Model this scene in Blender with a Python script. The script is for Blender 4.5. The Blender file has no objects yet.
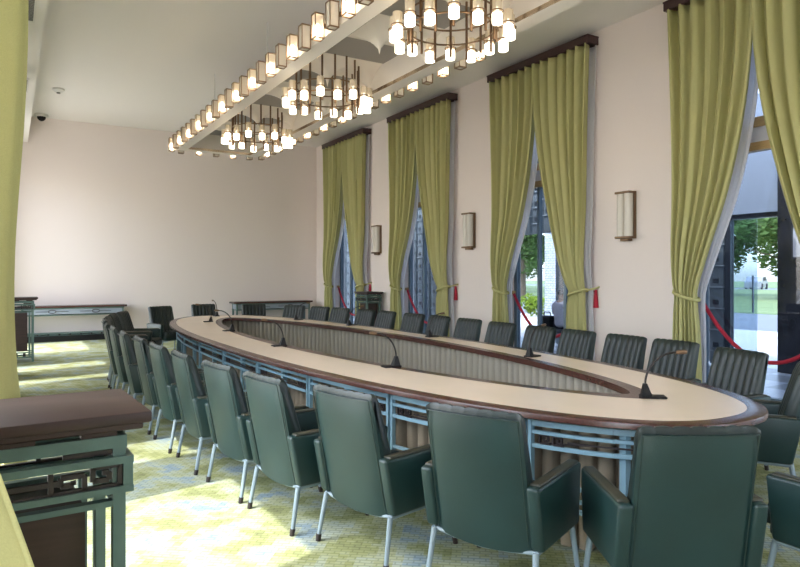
import bpy, bmesh, math, random
from mathutils import Vector, Matrix
random.seed(7)
S = bpy.context.scene
C = S.collection
PI = math.pi
R = math.radians

# ------------------------------------------------------------------ materials
def srgb(r, g, b):
    f = lambda c: (c/255/12.92) if c/255 <= .04045 else ((c/255+.055)/1.055)**2.4
    return (f(r), f(g), f(b), 1)

def mat(name, col, rough=.5, metal=0., spec=.5, noise=None, bump=0., bscale=40., coat=0.):
    m = bpy.data.materials.new(name); m.use_nodes = True
    nt = m.node_tree; b = nt.nodes['Principled BSDF']
    b.inputs['Base Color'].default_value = col
    b.inputs['Roughness'].default_value = rough
    b.inputs['Metallic'].default_value = metal
    b.inputs['Specular IOR Level'].default_value = spec
    b.inputs['Coat Weight'].default_value = coat
    b.inputs['Coat Roughness'].default_value = .15
    if noise or bump:
        tc = nt.nodes.new('ShaderNodeTexCoord')
    if noise:
        scale, amt, stretch = noise
        mp = nt.nodes.new('ShaderNodeMapping'); mp.inputs['Scale'].default_value = stretch
        nt.links.new(tc.outputs['Object'], mp.inputs['Vector'])
        n = nt.nodes.new('ShaderNodeTexNoise'); n.inputs['Scale'].default_value = scale; n.inputs['Detail'].default_value = 6
        nt.links.new(mp.outputs[0], n.inputs['Vector'])
        r = nt.nodes.new('ShaderNodeValToRGB')
        c = Vector(col[:3])
        r.color_ramp.elements[0].position = .3; r.color_ramp.elements[1].position = .7
        r.color_ramp.elements[0].color = (*(c*(1-amt)), 1); r.color_ramp.elements[1].color = (*[min(1, x) for x in c*(1+amt)], 1)
        nt.links.new(n.outputs['Fac'], r.inputs['Fac']); nt.links.new(r.outputs[0], b.inputs['Base Color'])
    if bump:
        n2 = nt.nodes.new('ShaderNodeTexNoise'); n2.inputs['Scale'].default_value = bscale; n2.inputs['Detail'].default_value = 4
        nt.links.new(tc.outputs['Object'], n2.inputs['Vector'])
        bp = nt.nodes.new('ShaderNodeBump'); bp.inputs['Strength'].default_value = bump; bp.inputs['Distance'].default_value = .01
        nt.links.new(n2.outputs['Fac'], bp.inputs['Height']); nt.links.new(bp.outputs[0], b.inputs['Normal'])
    return m

def emis(name, col, strength, base=(.9, .85, .75, 1)):
    m = mat(name, base, .3)
    b = m.node_tree.nodes['Principled BSDF']
    b.inputs['Emission Color'].default_value = col; b.inputs['Emission Strength'].default_value = strength
    return m

def cloth(name, col, trans=.3, bscale=300, noise=.12):
    m = bpy.data.materials.new(name); m.use_nodes = True
    nt = m.node_tree; nt.nodes.clear()
    out = nt.nodes.new('ShaderNodeOutputMaterial'); mix = nt.nodes.new('ShaderNodeMixShader')
    d = nt.nodes.new('ShaderNodeBsdfDiffuse'); t = nt.nodes.new('ShaderNodeBsdfTranslucent')
    tc = nt.nodes.new('ShaderNodeTexCoord'); n = nt.nodes.new('ShaderNodeTexNoise'); n.inputs['Scale'].default_value = bscale
    r = nt.nodes.new('ShaderNodeValToRGB'); c = Vector(col[:3])
    r.color_ramp.elements[0].color = (*(c*(1-noise)), 1); r.color_ramp.elements[1].color = (*(c*(1+noise)), 1)
    nt.links.new(tc.outputs['Object'], n.inputs['Vector']); nt.links.new(n.outputs['Fac'], r.inputs['Fac'])
    nt.links.new(r.outputs[0], d.inputs['Color']); nt.links.new(r.outputs[0], t.inputs['Color'])
    mix.inputs[0].default_value = trans
    nt.links.new(d.outputs[0], mix.inputs[1]); nt.links.new(t.outputs[0], mix.inputs[2]); nt.links.new(mix.outputs[0], out.inputs[0])
    return m

def glass_tint(name, col, gloss=.12):
    m = bpy.data.materials.new(name); m.use_nodes = True
    nt = m.node_tree; nt.nodes.clear()
    out = nt.nodes.new('ShaderNodeOutputMaterial'); mix = nt.nodes.new('ShaderNodeMixShader')
    t = nt.nodes.new('ShaderNodeBsdfTransparent'); t.inputs[0].default_value = col
    g = nt.nodes.new('ShaderNodeBsdfGlossy'); g.inputs['Roughness'].default_value = .02
    f = nt.nodes.new('ShaderNodeLayerWeight'); f.inputs[0].default_value = .3
    p = nt.nodes.new('ShaderNodeMath'); p.operation = 'POWER'; p.inputs[1].default_value = 2.5
    q = nt.nodes.new('ShaderNodeMath'); q.operation = 'MULTIPLY_ADD'; q.inputs[1].default_value = .5; q.inputs[2].default_value = .03
    nt.links.new(f.outputs['Facing'], p.inputs[0]); nt.links.new(p.outputs[0], q.inputs[0]); nt.links.new(q.outputs[0], mix.inputs[0])
    nt.links.new(t.outputs[0], mix.inputs[1]); nt.links.new(g.outputs[0], mix.inputs[2]); nt.links.new(mix.outputs[0], out.inputs[0])
    return m

def glass_mix(name, col, t):
    m = mat(name, col, .2); nt = m.node_tree; b = nt.nodes['Principled BSDF']; out = nt.nodes['Material Output']
    tr = nt.nodes.new('ShaderNodeBsdfTransparent'); mx = nt.nodes.new('ShaderNodeMixShader'); mx.inputs[0].default_value = t
    nt.links.new(b.outputs[0], mx.inputs[1]); nt.links.new(tr.outputs[0], mx.inputs[2]); nt.links.new(mx.outputs[0], out.inputs[0])
    return m

def carpet_mat():
    m = bpy.data.materials.new('woven_carpet'); m.use_nodes = True
    nt = m.node_tree; b = nt.nodes['Principled BSDF']; b.inputs['Roughness'].default_value = .95; b.inputs['Specular IOR Level'].default_value = .1
    N = nt.nodes.new; L = nt.links.new
    tc = N('ShaderNodeTexCoord')
    rot = N('ShaderNodeMapping'); rot.inputs['Rotation'].default_value = (0, 0, R(38)); L(tc.outputs['Object'], rot.inputs[0])
    # blocky coordinates so the mottling follows the weave
    sc = N('ShaderNodeVectorMath'); sc.operation = 'MULTIPLY'; sc.inputs[1].default_value = (20, 44, 1); L(rot.outputs[0], sc.inputs[0])
    fl = N('ShaderNodeVectorMath'); fl.operation = 'FLOOR'; L(sc.outputs[0], fl.inputs[0])
    dv = N('ShaderNodeVectorMath'); dv.operation = 'DIVIDE'; dv.inputs[1].default_value = (20, 44, 1); L(fl.outputs[0], dv.inputs[0])
    n1 = N('ShaderNodeTexNoise'); n1.inputs['Scale'].default_value = 3.6; n1.inputs['Detail'].default_value = 5; n1.inputs['Roughness'].default_value = .65
    L(dv.outputs[0], n1.inputs['Vector'])
    r = N('ShaderNodeValToRGB'); e = r.color_ramp.elements
    e[0].position = .34; e[0].color = srgb(132, 138, 98)
    e[1].position = .64; e[1].color = srgb(138, 158, 166)
    for p, c in ((.43, srgb(150, 156, 108)), (.50, srgb(164, 170, 136)), (.57, srgb(166, 176, 160))):
        k = e.new(p); k.color = c
    L(n1.outputs['Fac'], r.inputs['Fac'])
    br = N('ShaderNodeTexBrick'); br.inputs['Scale'].default_value = 8; br.inputs['Mortar Size'].default_value = .035
    br.inputs['Color1'].default_value = (1, 1, 1, 1); br.inputs['Color2'].default_value = (.93, .93, .93, 1); br.inputs['Mortar'].default_value = (.68, .69, .66, 1)
    L(rot.outputs[0], br.inputs['Vector'])
    mx = N('ShaderNodeMix'); mx.data_type = 'RGBA'; mx.blend_type = 'MULTIPLY'; mx.inputs[0].default_value = .9
    L(r.outputs[0], mx.inputs[6]); L(br.outputs['Color'], mx.inputs[7]); L(mx.outputs[2], b.inputs['Base Color'])
    n2 = N('ShaderNodeTexNoise'); n2.inputs['Scale'].default_value = 260; L(tc.outputs['Object'], n2.inputs['Vector'])
    bp = N('ShaderNodeBump'); bp.inputs['Strength'].default_value = .35; bp.inputs['Distance'].default_value = .006
    L(n2.outputs['Fac'], bp.inputs['Height']); L(bp.outputs[0], b.inputs['Normal'])
    return m

def tile_mat(name, c1, c2, scale, rough=.3):
    m = mat(name, c1, rough); nt = m.node_tree; b = nt.nodes['Principled BSDF']
    tc = nt.nodes.new('ShaderNodeTexCoord'); ch = nt.nodes.new('ShaderNodeTexChecker')
    ch.inputs['Scale'].default_value = scale; ch.inputs['Color1'].default_value = c1; ch.inputs['Color2'].default_value = c2
    nt.links.new(tc.outputs['Object'], ch.inputs['Vector']); nt.links.new(ch.outputs[0], b.inputs['Base Color'])
    return m

def brick_mat(name, c1, c2, mortar, scale):
    m = mat(name, c1, .8); nt = m.node_tree; b = nt.nodes['Principled BSDF']
    tc = nt.nodes.new('ShaderNodeTexCoord'); mp = nt.nodes.new('ShaderNodeMapping'); mp.inputs['Rotation'].default_value = (0, R(90), R(90))
    br = nt.nodes.new('ShaderNodeTexBrick'); br.inputs['Scale'].default_value = scale
    br.inputs['Color1'].default_value = c1; br.inputs['Color2'].default_value = c2; br.inputs['Mortar'].default_value = mortar
    sw = nt.nodes.new('ShaderNodeSeparateXYZ'); cb = nt.nodes.new('ShaderNodeCombineXYZ')
    nt.links.new(tc.outputs['Object'], sw.inputs[0]); nt.links.new(sw.outputs[1], cb.inputs[0]); nt.links.new(sw.outputs[2], cb.inputs[1])
    nt.links.new(cb.outputs[0], br.inputs['Vector']); nt.links.new(br.outputs['Color'], b.inputs['Base Color'])
    return m

M = dict(
    wall=mat('wall_paint', srgb(236, 225, 220), .62, bump=.04, bscale=60),
    ceil=mat('ceiling_paint', srgb(236, 233, 228), .45, spec=.4),
    carpet=carpet_mat(),
    leather=mat('green_leather', srgb(25, 49, 48), .40, spec=.5, noise=(3.5, .16, (1, 1, 1)), bump=.12, bscale=180),
    leather_front=mat('dark_green_leather', srgb(26, 38, 36), .40, spec=.5, noise=(6, .22, (1, 1, 1)), bump=.12, bscale=180),
    leather_worn=mat('worn_olive_leather', srgb(50, 52, 42), .42, spec=.5, noise=(5, .25, (1, 1, 1)), bump=.12, bscale=180),
    piping=mat('dark_piping', srgb(25, 45, 42), .42),
    bluemetal=mat('pale_blue_metal', srgb(128, 162, 176), .38, noise=(8, .08, (1, 1, 1))),
    greenmetal=mat('grey_green_metal', srgb(84, 110, 104), .45, noise=(10, .14, (1, 1, 1))),
    legmetal=mat('chair_leg_metal', srgb(126, 142, 150), .4),
    tip=mat('dark_foot', srgb(40, 30, 28), .5),
    laminate=mat('beige_laminate', srgb(222, 204, 183), .28, spec=.5, noise=(2.2, .05, (1, 1, 1))),
    darkwood=mat('dark_wood', srgb(72, 44, 38), .26, spec=.5, noise=(7, .25, (1, 9, 9))),
    cabwood=mat('cabinet_wood', srgb(52, 32, 30), .45, spec=.5, noise=(6, .28, (1, 7, 7))),
    fret=mat('dark_fretwork', srgb(42, 34, 34), .45),
    drape=cloth('taupe_drape', srgb(142, 130, 112), .1),
    skirt=cloth('grey_skirt', srgb(164, 157, 143), .1),
    curtain=cloth('olive_green_curtain', srgb(198, 195, 140), .2),
    sheer=cloth('white_sheer', srgb(238, 238, 242), .6),
    pelmet=mat('pelmet_wood', srgb(58, 34, 34), .4, noise=(6, .2, (6, 1, 6))),
    bronze=mat('bronze', srgb(122, 98, 76), .35, metal=.75),
    brass=mat('brass_strip', srgb(238, 218, 194), .16, metal=1.),
    plaster=mat('white_plaster', srgb(232, 224, 214), .38, spec=.4),
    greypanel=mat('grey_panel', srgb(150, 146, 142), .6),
    frosted=mat('frosted_glass', srgb(214, 206, 192), .3),
    lampupper=glass_mix('etched_lamp_glass', srgb(222, 210, 188), .3),
    lampglow=emis('lit_lamp_glass', (1, .86, .66, 1), 4),
    lantern_on=emis('lit_lantern_bulb', (1, .86, .68, 1), 15),
    lantern_off=glass_mix('lantern_glass', srgb(232, 222, 206), .38),
    black=mat('black_plastic', srgb(20, 19, 20), .55, spec=.3),
    neck=mat('gooseneck_metal', srgb(44, 40, 38), .4, metal=.5),
    red=mat('red_rope', srgb(170, 22, 48), .7),
    hook=mat('brass_hook', srgb(170, 140, 90), .3, metal=1),
    sconceglass=mat('sconce_glass', srgb(208, 201, 190), .25),
    tan=mat('tan_wood', srgb(192, 158, 104), .45, noise=(8, .1, (1, 1, 8))),
    whitebar=mat('white_panel', srgb(225, 222, 220), .5),
    winmetal=mat('window_metal', srgb(104, 122, 134), .4, metal=.2),
    darkmetal=mat('dark_metal', srgb(48, 52, 58), .35),
    glass=glass_tint('tinted_glass', (.66, .71, .78, 1)),
    clear=glass_tint('clear_glass', (.66, .74, .80, 1)),
    concrete=mat('screen_stone', srgb(112, 120, 122), .7, noise=(5, .15, (1, 1, 1))),
    joint=mat('screen_joint', srgb(40, 46, 52), .7),
    granite=mat('dark_granite', srgb(40, 40, 44), .25, noise=(4, .5, (1, 1, 1))),
    bluegrey=mat('blue_grey_render', srgb(150, 160, 172), .7),
    gallery=tile_mat('gallery_tiles', srgb(190, 196, 200), srgb(120, 126, 132), 1.6),
    whitebrick=brick_mat('white_brick', srgb(206, 212, 220), srgb(182, 190, 202), srgb(112, 122, 138), 3.2),
    pave=mat('sunlit_paving', srgb(205, 200, 190), .8, noise=(2, .06, (1, 1, 1))),
    lawn=mat('lawn_green', srgb(112, 130, 84), .9, noise=(6, .25, (1, 1, 1))),
    road=mat('asphalt', srgb(120, 124, 130), .9, noise=(3, .1, (1, 1, 1))),
    leaf=cloth('leaf_green', srgb(96, 120, 70), .3, 2, .35),
    shrub=cloth('shrub_yellow_green', srgb(136, 158, 62), .3, 3, .3),
    bark=mat('bark', srgb(110, 94, 78), .9, noise=(9, .25, (1, 1, .2))),
    skin=mat('skin', srgb(170, 124, 98), .55),
    hair=mat('black_hair', srgb(20, 18, 18), .5),
    shirt=mat('grey_shirt', srgb(206, 200, 204), .8, bump=.1, bscale=30),
    trousers=mat('dark_trousers', srgb(36, 38, 48), .8),
    carpaint=mat('car_paint', srgb(150, 154, 160), .25, metal=.4),
    white=mat('white_plastic', srgb(226, 224, 220), .4),
    ventgrey=mat('vent_grey', srgb(120, 120, 118), .5),
)

# ------------------------------------------------------------------ mesh helpers
class MB:
    def __init__(s): s.v = []; s.f = []; s.mi = []
    def add(s, vs, fs, m=0):
        o = len(s.v); s.v += [tuple(v) for v in vs]; s.f += [tuple(i+o for i in f) for f in fs]; s.mi += [m]*len(fs); return s
    def box(s, x0, x1, y0, y1, z0, z1, m=0):
        vs = [(x, y, z) for x in (x0, x1) for y in (y0, y1) for z in (z0, z1)]
        return s.add(vs, [(0, 1, 3, 2), (4, 6, 7, 5), (0, 4, 5, 1), (2, 3, 7, 6), (0, 2, 6, 4), (1, 5, 7, 3)], m)
    def rbox(s, x0, x1, y0, y1, z0, z1, r=.01, seg=2, m=0, fn=None):
        bm = bmesh.new(); bmesh.ops.create_cube(bm, size=1)
        for v in bm.verts:
            v.co = Vector(((x0+x1)/2+v.co.x*(x1-x0), (y0+y1)/2+v.co.y*(y1-y0), (z0+z1)/2+v.co.z*(z1-z0)))
        bmesh.ops.bevel(bm, geom=bm.edges[:], offset=r, segments=seg, affect='EDGES', profile=.5)
        bm.verts.index_update()
        vs = [v.co.copy() for v in bm.verts]
        if fn: vs = [fn(v) for v in vs]
        s.add(vs, [[v.index for v in f.verts] for f in bm.faces], m); bm.free(); return s
    def tube(s, pts, r, n=8, m=0, cap=True):
        pts = [Vector(p) for p in pts]; rs = r if isinstance(r, (list, tuple)) else [r]*len(pts)
        vs = []; fs = []; up = None
        for i, p in enumerate(pts):
            d = (pts[min(i+1, len(pts)-1)]-pts[max(i-1, 0)]).normalized()
            if up is None:
                a = Vector((0, 0, 1)) if abs(d.z) < .9 else Vector((1, 0, 0)); up = (a-d*a.dot(d)).normalized()
            else:
                up = (up-d*up.dot(d)).normalized()
            w = d.cross(up)
            for k in range(n):
                a = 2*PI*(k+.5)/n; vs.append(p+(up*math.cos(a)+w*math.sin(a))*rs[i])
        for i in range(len(pts)-1):
            for k in range(n):
                fs.append((i*n+k, i*n+(k+1) % n, (i+1)*n+(k+1) % n, (i+1)*n+k))
        if cap: fs.append(tuple(reversed(range(n)))); fs.append(tuple((len(pts)-1)*n+k for k in range(n)))
        return s.add(vs, fs, m)
    def cyl(s, x, y, z0, z1, r, n=12, m=0, r2=None):
        return s.tube([(x, y, z0), (x, y, z1)], [r, r if r2 is None else r2], n, m)
    def bar(s, p, q, w, h, m=0, up=(0, 0, 1)):
        p = Vector(p); q = Vector(q); d = (q-p).normalized(); u = Vector(up)
        if abs(d.dot(u)) > .95: u = Vector((1, 0, 0))
        u = (u-d*u.dot(d)).normalized(); sd = d.cross(u)
        vs = [a+sd*(w/2)*i+u*(h/2)*j for a in (p, q) for i, j in ((-1, -1), (1, -1), (1, 1), (-1, 1))]
        return s.add(vs, [(0, 3, 2, 1), (4, 5, 6, 7), (0, 1, 5, 4), (1, 2, 6, 5), (2, 3, 7, 6), (3, 0, 4, 7)], m)
    def grid(s, nu, nv, fn, m=0, closed_u=False):
        vs = [fn(i/(nu if closed_u else nu-1), j/(nv-1)) for j in range(nv) for i in range(nu)]
        fs = []
        for j in range(nv-1):
            for i in range(nu if closed_u else nu-1):
                a = j*nu+i; b = j*nu+(i+1) % nu
                fs.append((a, b, b+nu, a+nu))
        return s.add(vs, fs, m)
    def build(s, name, m, parent=None, smooth=None, loc=None):
        me = bpy.data.meshes.new(name); me.from_pydata(s.v, [], s.f)
        for k in (m if isinstance(m, (list, tuple)) else [m]): me.materials.append(k)
        if any(s.mi):
            for p, i in zip(me.polygons, s.mi): p.material_index = i
        bm = bmesh.new(); bm.from_mesh(me)
        bmesh.ops.recalc_face_normals(bm, faces=bm.faces); bm.to_mesh(me); bm.free()
        if smooth:
            for p in me.polygons: p.use_smooth = True
            try: me.set_sharp_from_angle(angle=R(smooth))
            except Exception: pass
        o = bpy.data.objects.new(name, me); C.objects.link(o)
        if parent: o.parent = parent
        if loc: o.location = loc
        return o

def tag(o, label=None, cat=None, group=None, kind=None):
    if label: o['label'] = label
    if cat: o['category'] = cat
    if group: o['group'] = group
    if kind: o['kind'] = kind
    return o
def empty(name, loc=(0, 0, 0), rz=0., label=None, cat=None, group=None, kind=None):
    o = bpy.data.objects.new(name, None); C.objects.link(o); o.location = loc; o.rotation_euler = (0, 0, rz); o.empty_display_size = .1
    return tag(o, label, cat, group, kind)
def struct(o): o['kind'] = 'structure'; return o
def dup(root, loc=None, rz=None, label=None, group=None, swap=None):
    r = root.copy(); C.objects.link(r)
    if loc is not None: r.location = loc
    if rz is not None: r.rotation_euler = (0, 0, rz)
    if label: r['label'] = label
    if group: r['group'] = group
    def rec(src, dst):
        for ch in list(src.children):
            c = ch.copy(); C.objects.link(c); c.parent = dst; rec(ch, c)
    rec(root, r)
    return r
ORD = ['first', 'second', 'third', 'fourth', 'fifth', 'sixth', 'seventh', 'eighth', 'ninth', 'tenth', 'eleventh', 'twelfth', 'thirteenth',
       'fourteenth', 'fifteenth', 'sixteenth', 'seventeenth', 'eighteenth', 'nineteenth', 'twentieth']
def ordw(i):
    if i < 20: return ORD[i]
    t = {2: 'twenty', 3: 'thirty'}[(i+1)//10]
    return {2: 'twentieth', 3: 'thirtieth'}[(i+1)//10] if (i+1) % 10 == 0 else t+'-'+ORD[(i+1) % 10-1]

# ------------------------------------------------------------------ room shell
XL, XR, YN, YF, ZC = -.32, 7.5, -2.5, 17.1, 5.14
struct(MB().box(XL-.3, XR+.35, YN-.2, YF+.2, -.15, 0).build('floor', M['carpet']))
struct(MB().box(XL-.6, XR+.6, YN-.4, YF+.4, ZC, ZC+.2).build('ceiling', M['ceil']))
struct(MB().box(XL-.3, XR+.35, YF, YF+.25, 0, ZC).build('wall_far', M['wall']))
b = MB()
xs = XL-.3
for a, c in ((4.3, 6.9),):  # unseen opening behind the camera, added to brighten ceiling and far wall
    b.box(xs, a, YN-.25, YN, 0, ZC); b.box(a, c, YN-.25, YN, 3.6, ZC); xs = c
b.box(xs, XR+.35, YN-.25, YN, 0, ZC)
struct(b.build('wall_near', M['wall']))
struct(MB().box(XL-.1, .36, YN, YF, 4.54, ZC).build('trim_soffit', M['ceil']))

RW = [(3.16, 5.42), (6.78, 9.05), (10.32, 12.63), (13.84, 16.17)]        # curtain spans on the window wall
ROPEN = [(a+.26, b-.18) for a, b in RW]+[(-.25, 1.65)]
OT = 4.35
def wall_with_openings(name, x0, x1, ops, top):
    b = MB(); ys = YN
    for a, c in sorted(ops):
        b.box(x0, x1, ys, a, 0, ZC); b.box(x0, x1, a, c, top, ZC); ys = c
    b.box(x0, x1, ys, YF, 0, ZC)
    return struct(b.build(name, M['wall']))
wall_with_openings('wall_right', XR, XR+.35, ROPEN, OT)
LW = [(-1.4, .75), (2.2, 4.62), (5.2, 7.2), (7.8, 9.8), (10.15, 12.25), (14.1, 16.2)]
wall_with_openings('wall_left', XL-.3, XL, LW, 3.95)
b = MB()
for y0, y1 in [(3.3-3.6, 3.3)]: pass
b = MB(); ys = 1.65
for a, c in sorted(ROPEN)[1:]:
    b.box(XR-.015, XR, ys, a, 0, .1); ys = c
b.box(XR-.015, XR, ys, YF, 0, .1)
struct(b.build('baseboard_right', M['pelmet']))
struct(MB().box(XL, XR-.02, YF-.015, YF, 0, .1).build('baseboard_far', M['pelmet']))

# windows on the right: frame, transom, panes
def window_right(n, a, c):
    w = MB(); x0, x1 = XR+.2, XR+.28
    w.box(x0, x1, a, a+.07, 0, OT); w.box(x0, x1, c-.07, c, 0, OT); w.box(x0, x1, a, c, OT-.07, OT); w.box(x0, x1, a, c, 0, .05)
    mid = [a+(c-a)*k/3 for k in (1, 2)]
    for y in (mid if n > 1 else []): w.box(x0+.005, x1-.005, y-.025, y+.025, 0, 3.0)
    root = struct(w.build('window_%d' % n, M['winmetal']))
    MB().box(x0-.03, x1+.02, a+.07, c-.07, 3.0, 3.10).box(x0-.03, x1+.02, a+.07, c-.07, 3.28, 3.40).build('transom', M['tan'], root)
    MB().box(x0-.015, x1, a+.07, c-.07, 3.10, 3.28).build('transom_panel', M['whitebar'], root)
    MB().box(x0+.03, x0+.045, a+.07, c-.07, .05, 3.0).build('pane', M['glass'], root)
    MB().box(x0+.03, x0+.045, a+.07, c-.07, 3.40, OT-.07).build('pane', M['glass'], root)
for i, (a, c) in enumerate(ROPEN): window_right(i+1, a, c)
# left windows: slim metal frames
for i, (a, c) in enumerate(LW):
    w = MB(); x0, x1 = XL-.22, XL-.16
    w.box(x0, x1, a, a+.05, 0, 3.95).box(x0, x1, c-.05, c, 0, 3.95).box(x0, x1, a, c, 3.9, 3.95).box(x0, x1, a, c, 0, .05)
    struct(w.build('window_%d' % (i+6), M['winmetal']))

# ------------------------------------------------------------------ curtains
def half_curtain(name, x, yo, yi, ztop, label, mt='curtain', tie=True, ztie=1.23, wt=.27, wb=.40, amp=.066, nf=6, group=None, zb=.02, tilt=0., ex=1.8):
    """yo = outer (wall) edge, yi = inner edge at the top; gathered to the outer edge at the tie."""
    sg = 1 if yi > yo else -1; W = abs(yi-yo); b = MB()
    nu, nv = nf*8+1, 44
    def fn(u, v):
        z = ztop+(zb-ztop)*v
        if tie:
            t = (ztop-z)/(ztop-ztie)
            if t <= 1:
                w = W+(wt-W)*(t**ex); o = .05*math.sin(PI*min(1, t))+.09*t**3
                a = amp*(1-.45*t**3)
            else:
                q = (z-ztie)/(zb-ztie); w = wt+(wb-wt)*math.sqrt(max(0, q)); o = .09-.05*q; a = amp*(.55+.3*q)
            belly = .05*math.exp(-((z-ztie-.5)/.6)**2)-.03*math.exp(-((z-ztie)/.08)**2)
        else:
            w = W; o = 0; a = amp*(.7+.3*v); belly = 0
        ph = 2*PI*nf*u
        xx = x-(a*(math.cos(ph)+.35*math.sin(2*ph+u*9+v*1.3)) + belly) + tilt*v
        y = yo+sg*(o+w*u+.012*math.sin(ph*2+1))
        return (xx, y, z)
    b.grid(nu, nv, fn)
    o = b.build(name, M[mt], smooth=80)
    md = o.modifiers.new('thickness', 'SOLIDIFY'); md.thickness = .008
    tag(o, label, 'curtain', group)
    return o
wname = ['window nearest the camera', 'second window from the camera', 'third window from the camera', 'farthest window by the far wall']
for i, (a, c) in enumerate(RW):
    m = (a+c)/2; nm = wname[i]
    far = half_curtain('curtain', XR-.16, c, m, 4.93, 'far half of the green tied-back curtain pair at the %s' % nm)
    near = half_curtain('curtain', XR-.16, a, m, 4.93, 'near half of the green tied-back curtain pair at the %s' % nm)
    half_curtain('sheer_curtain', XR-.06, c, m-.01, 4.9, 'white sheer lining behind far green curtain at the %s' % nm, 'sheer', wt=.33, amp=.02, ex=2.1)
    half_curtain('sheer_curtain', XR-.06, a-.07, m+.01, 4.9, 'white sheer lining behind near green curtain at the %s' % nm, 'sheer', wt=.38, wb=.55, amp=.02, ex=2.1)
    for (o, y0, sg) in ((far, c, -1), (near, a, 1)):
        t = MB(); pts = []
        for k in range(25):
            an = 2*PI*k/24
            pts.append((XR-.16+.105*math.cos(an)-.0, y0+sg*.235+.165*math.sin(an), 1.24+.05*math.sin(an)*(-sg)))
        t.tube(pts, .022, 8, cap=False)
        t.tube([(XR-.12, y0+sg*.09, 1.28), (XR-.06, y0-sg*.02, 1.31), (XR, y0-sg*.04, 1.33)], .016, 6)
        t.build('tie_band', M['curtain'], o, 60)
    p = MB().rbox(XR-.235, XR, a-.03, c+.05, 4.92, 5.035, .008, 1)
    p.rbox(XR-.24, XR, a-.035, c+.055, 5.02, 5.045, .005, 1)
    tag(p.build('curtain_pelmet', M['pelmet']), 'dark wood pelmet board above the curtains of the %s' % nm, 'curtain pelmet')
    # red rope across the opening
    r = empty('rope_barrier', (XR+.12, m, 0), 0, 'red rope slung across the opening of the %s' % nm, 'rope barrier')
    y0, y1 = a+.25-m, c-.25-m
    pts = [(0, y0+(y1-y0)*k/20, 1.2-.72*(1-(2*k/20-1)**2)) for k in range(21)]
    MB().tube(pts, .024, 10).build('rope', M['red'], r, 60)
    MB().tube([(.0, y0, 1.2), (-.08, y0-.14, 1.24), (-.15, y0-.25, 1.28), (-.15, y0-.25, 1.02)], [.015, .015, .02, .04], 8).build('rope_end', M['red'], r, 60)
    for yy in (y0, y1): MB().rbox(-.03, .03, yy-.035, yy+.035, 1.17, 1.23, .008, 1).build('hook', M['hook'], r)

# left-hand curtains (the wall beside the camera)
half_curtain('curtain', XL+.285, 2.40, 2.95, 4.5, 'yellow-green curtain at the left picture edge, hanging behind the near cabinet', wt=.34, wb=.42, amp=.05, nf=5, ztie=.95, zb=.02, tilt=.08)
half_curtain('curtain', XL+.10, 4.75, 4.45, 4.5, 'bunched green curtain past the near left window', tie=False, nf=3)
half_curtain('curtain', XL+.10, 7.3, 5.95, 4.5, 'half-drawn green curtain over the second left window', tie=False, nf=9)
half_curtain('curtain', XL+.10, 9.9, 8.25, 4.5, 'drawn green curtain over the third left window', tie=False, nf=10)
half_curtain('curtain', XL+.10, 11.65, 10.6, 4.5, 'green curtain across middle of the fourth left window', tie=False, nf=8)
# foreground curtain flare, lower left
b = MB()
def flare(u, v):
    z = 1.75-1.73*v
    base = max(-.2, min(.15, -.02+.48*(v-.32)))
    y = 1.18+.45*u*(.6+.4*v)
    x = base-.20*u+.02*math.sin(u*19+v*2)*(.3+v)
    return (x, y, z)
b.grid(40, 26, flare)
fo = b.build('curtain', M['curtain'], smooth=80); fo.modifiers.new('thickness', 'SOLIDIFY').thickness = .008
tag(fo, 'yellow-green curtain skirt in the lower left corner, in front of the near cabinet', 'curtain')

# ------------------------------------------------------------------ soffit vents and ceiling fittings
for i, y in enumerate((8.5, 11.95, 15.6)):
    v = empty('ceiling_vent', (.14, y, 4.54), 0, 'slatted air vent under the left soffit, %s from the camera' % ('nearest', 'second', 'farthest')[i], 'vent', 'air vents under the left soffit')
    MB().box(-.12, .12, -.42, -.38, -.02, 0).box(-.12, .12, .38, .42, -.02, 0).box(-.12, -.1, -.4, .4, -.02, 0).box(.1, .12, -.4, .4, -.02, 0).build('frame', M['white'], v)
    s = MB()
    for k in range(16): s.bar((-.1, -.37+k*.049, -.012), (.1, -.37+k*.049, -.012), .03, .006)
    s.build('louvre', M['ventgrey'], v)
d = empty('smoke_detector', (.82, 14.3, ZC), 0, 'small round white smoke detector on the ceiling at left', 'smoke detector')
MB().tube([(0, 0, 0), (0, 0, -.03), (0, 0, -.07)], [.11, .11, .06], 20).build('body', M['white'], d, 40)
MB().cyl(0, 0, -.09, -.07, .035, 12).build('sensor', M['ventgrey'], d, 40)
d = empty('security_camera', (.62, 16.75, ZC), 0, 'small dome camera in the far left ceiling corner', 'security camera')
MB().cyl(0, 0, -.06, 0, .14, 20).build('mount', M['white'], d, 40)
MB().tube([(0, 0, -.06), (0, 0, -.1), (0, 0, -.14), (0, 0, -.155)], [.09, .085, .05, .01], 16).build('dome', M['black'], d, 40)

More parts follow.
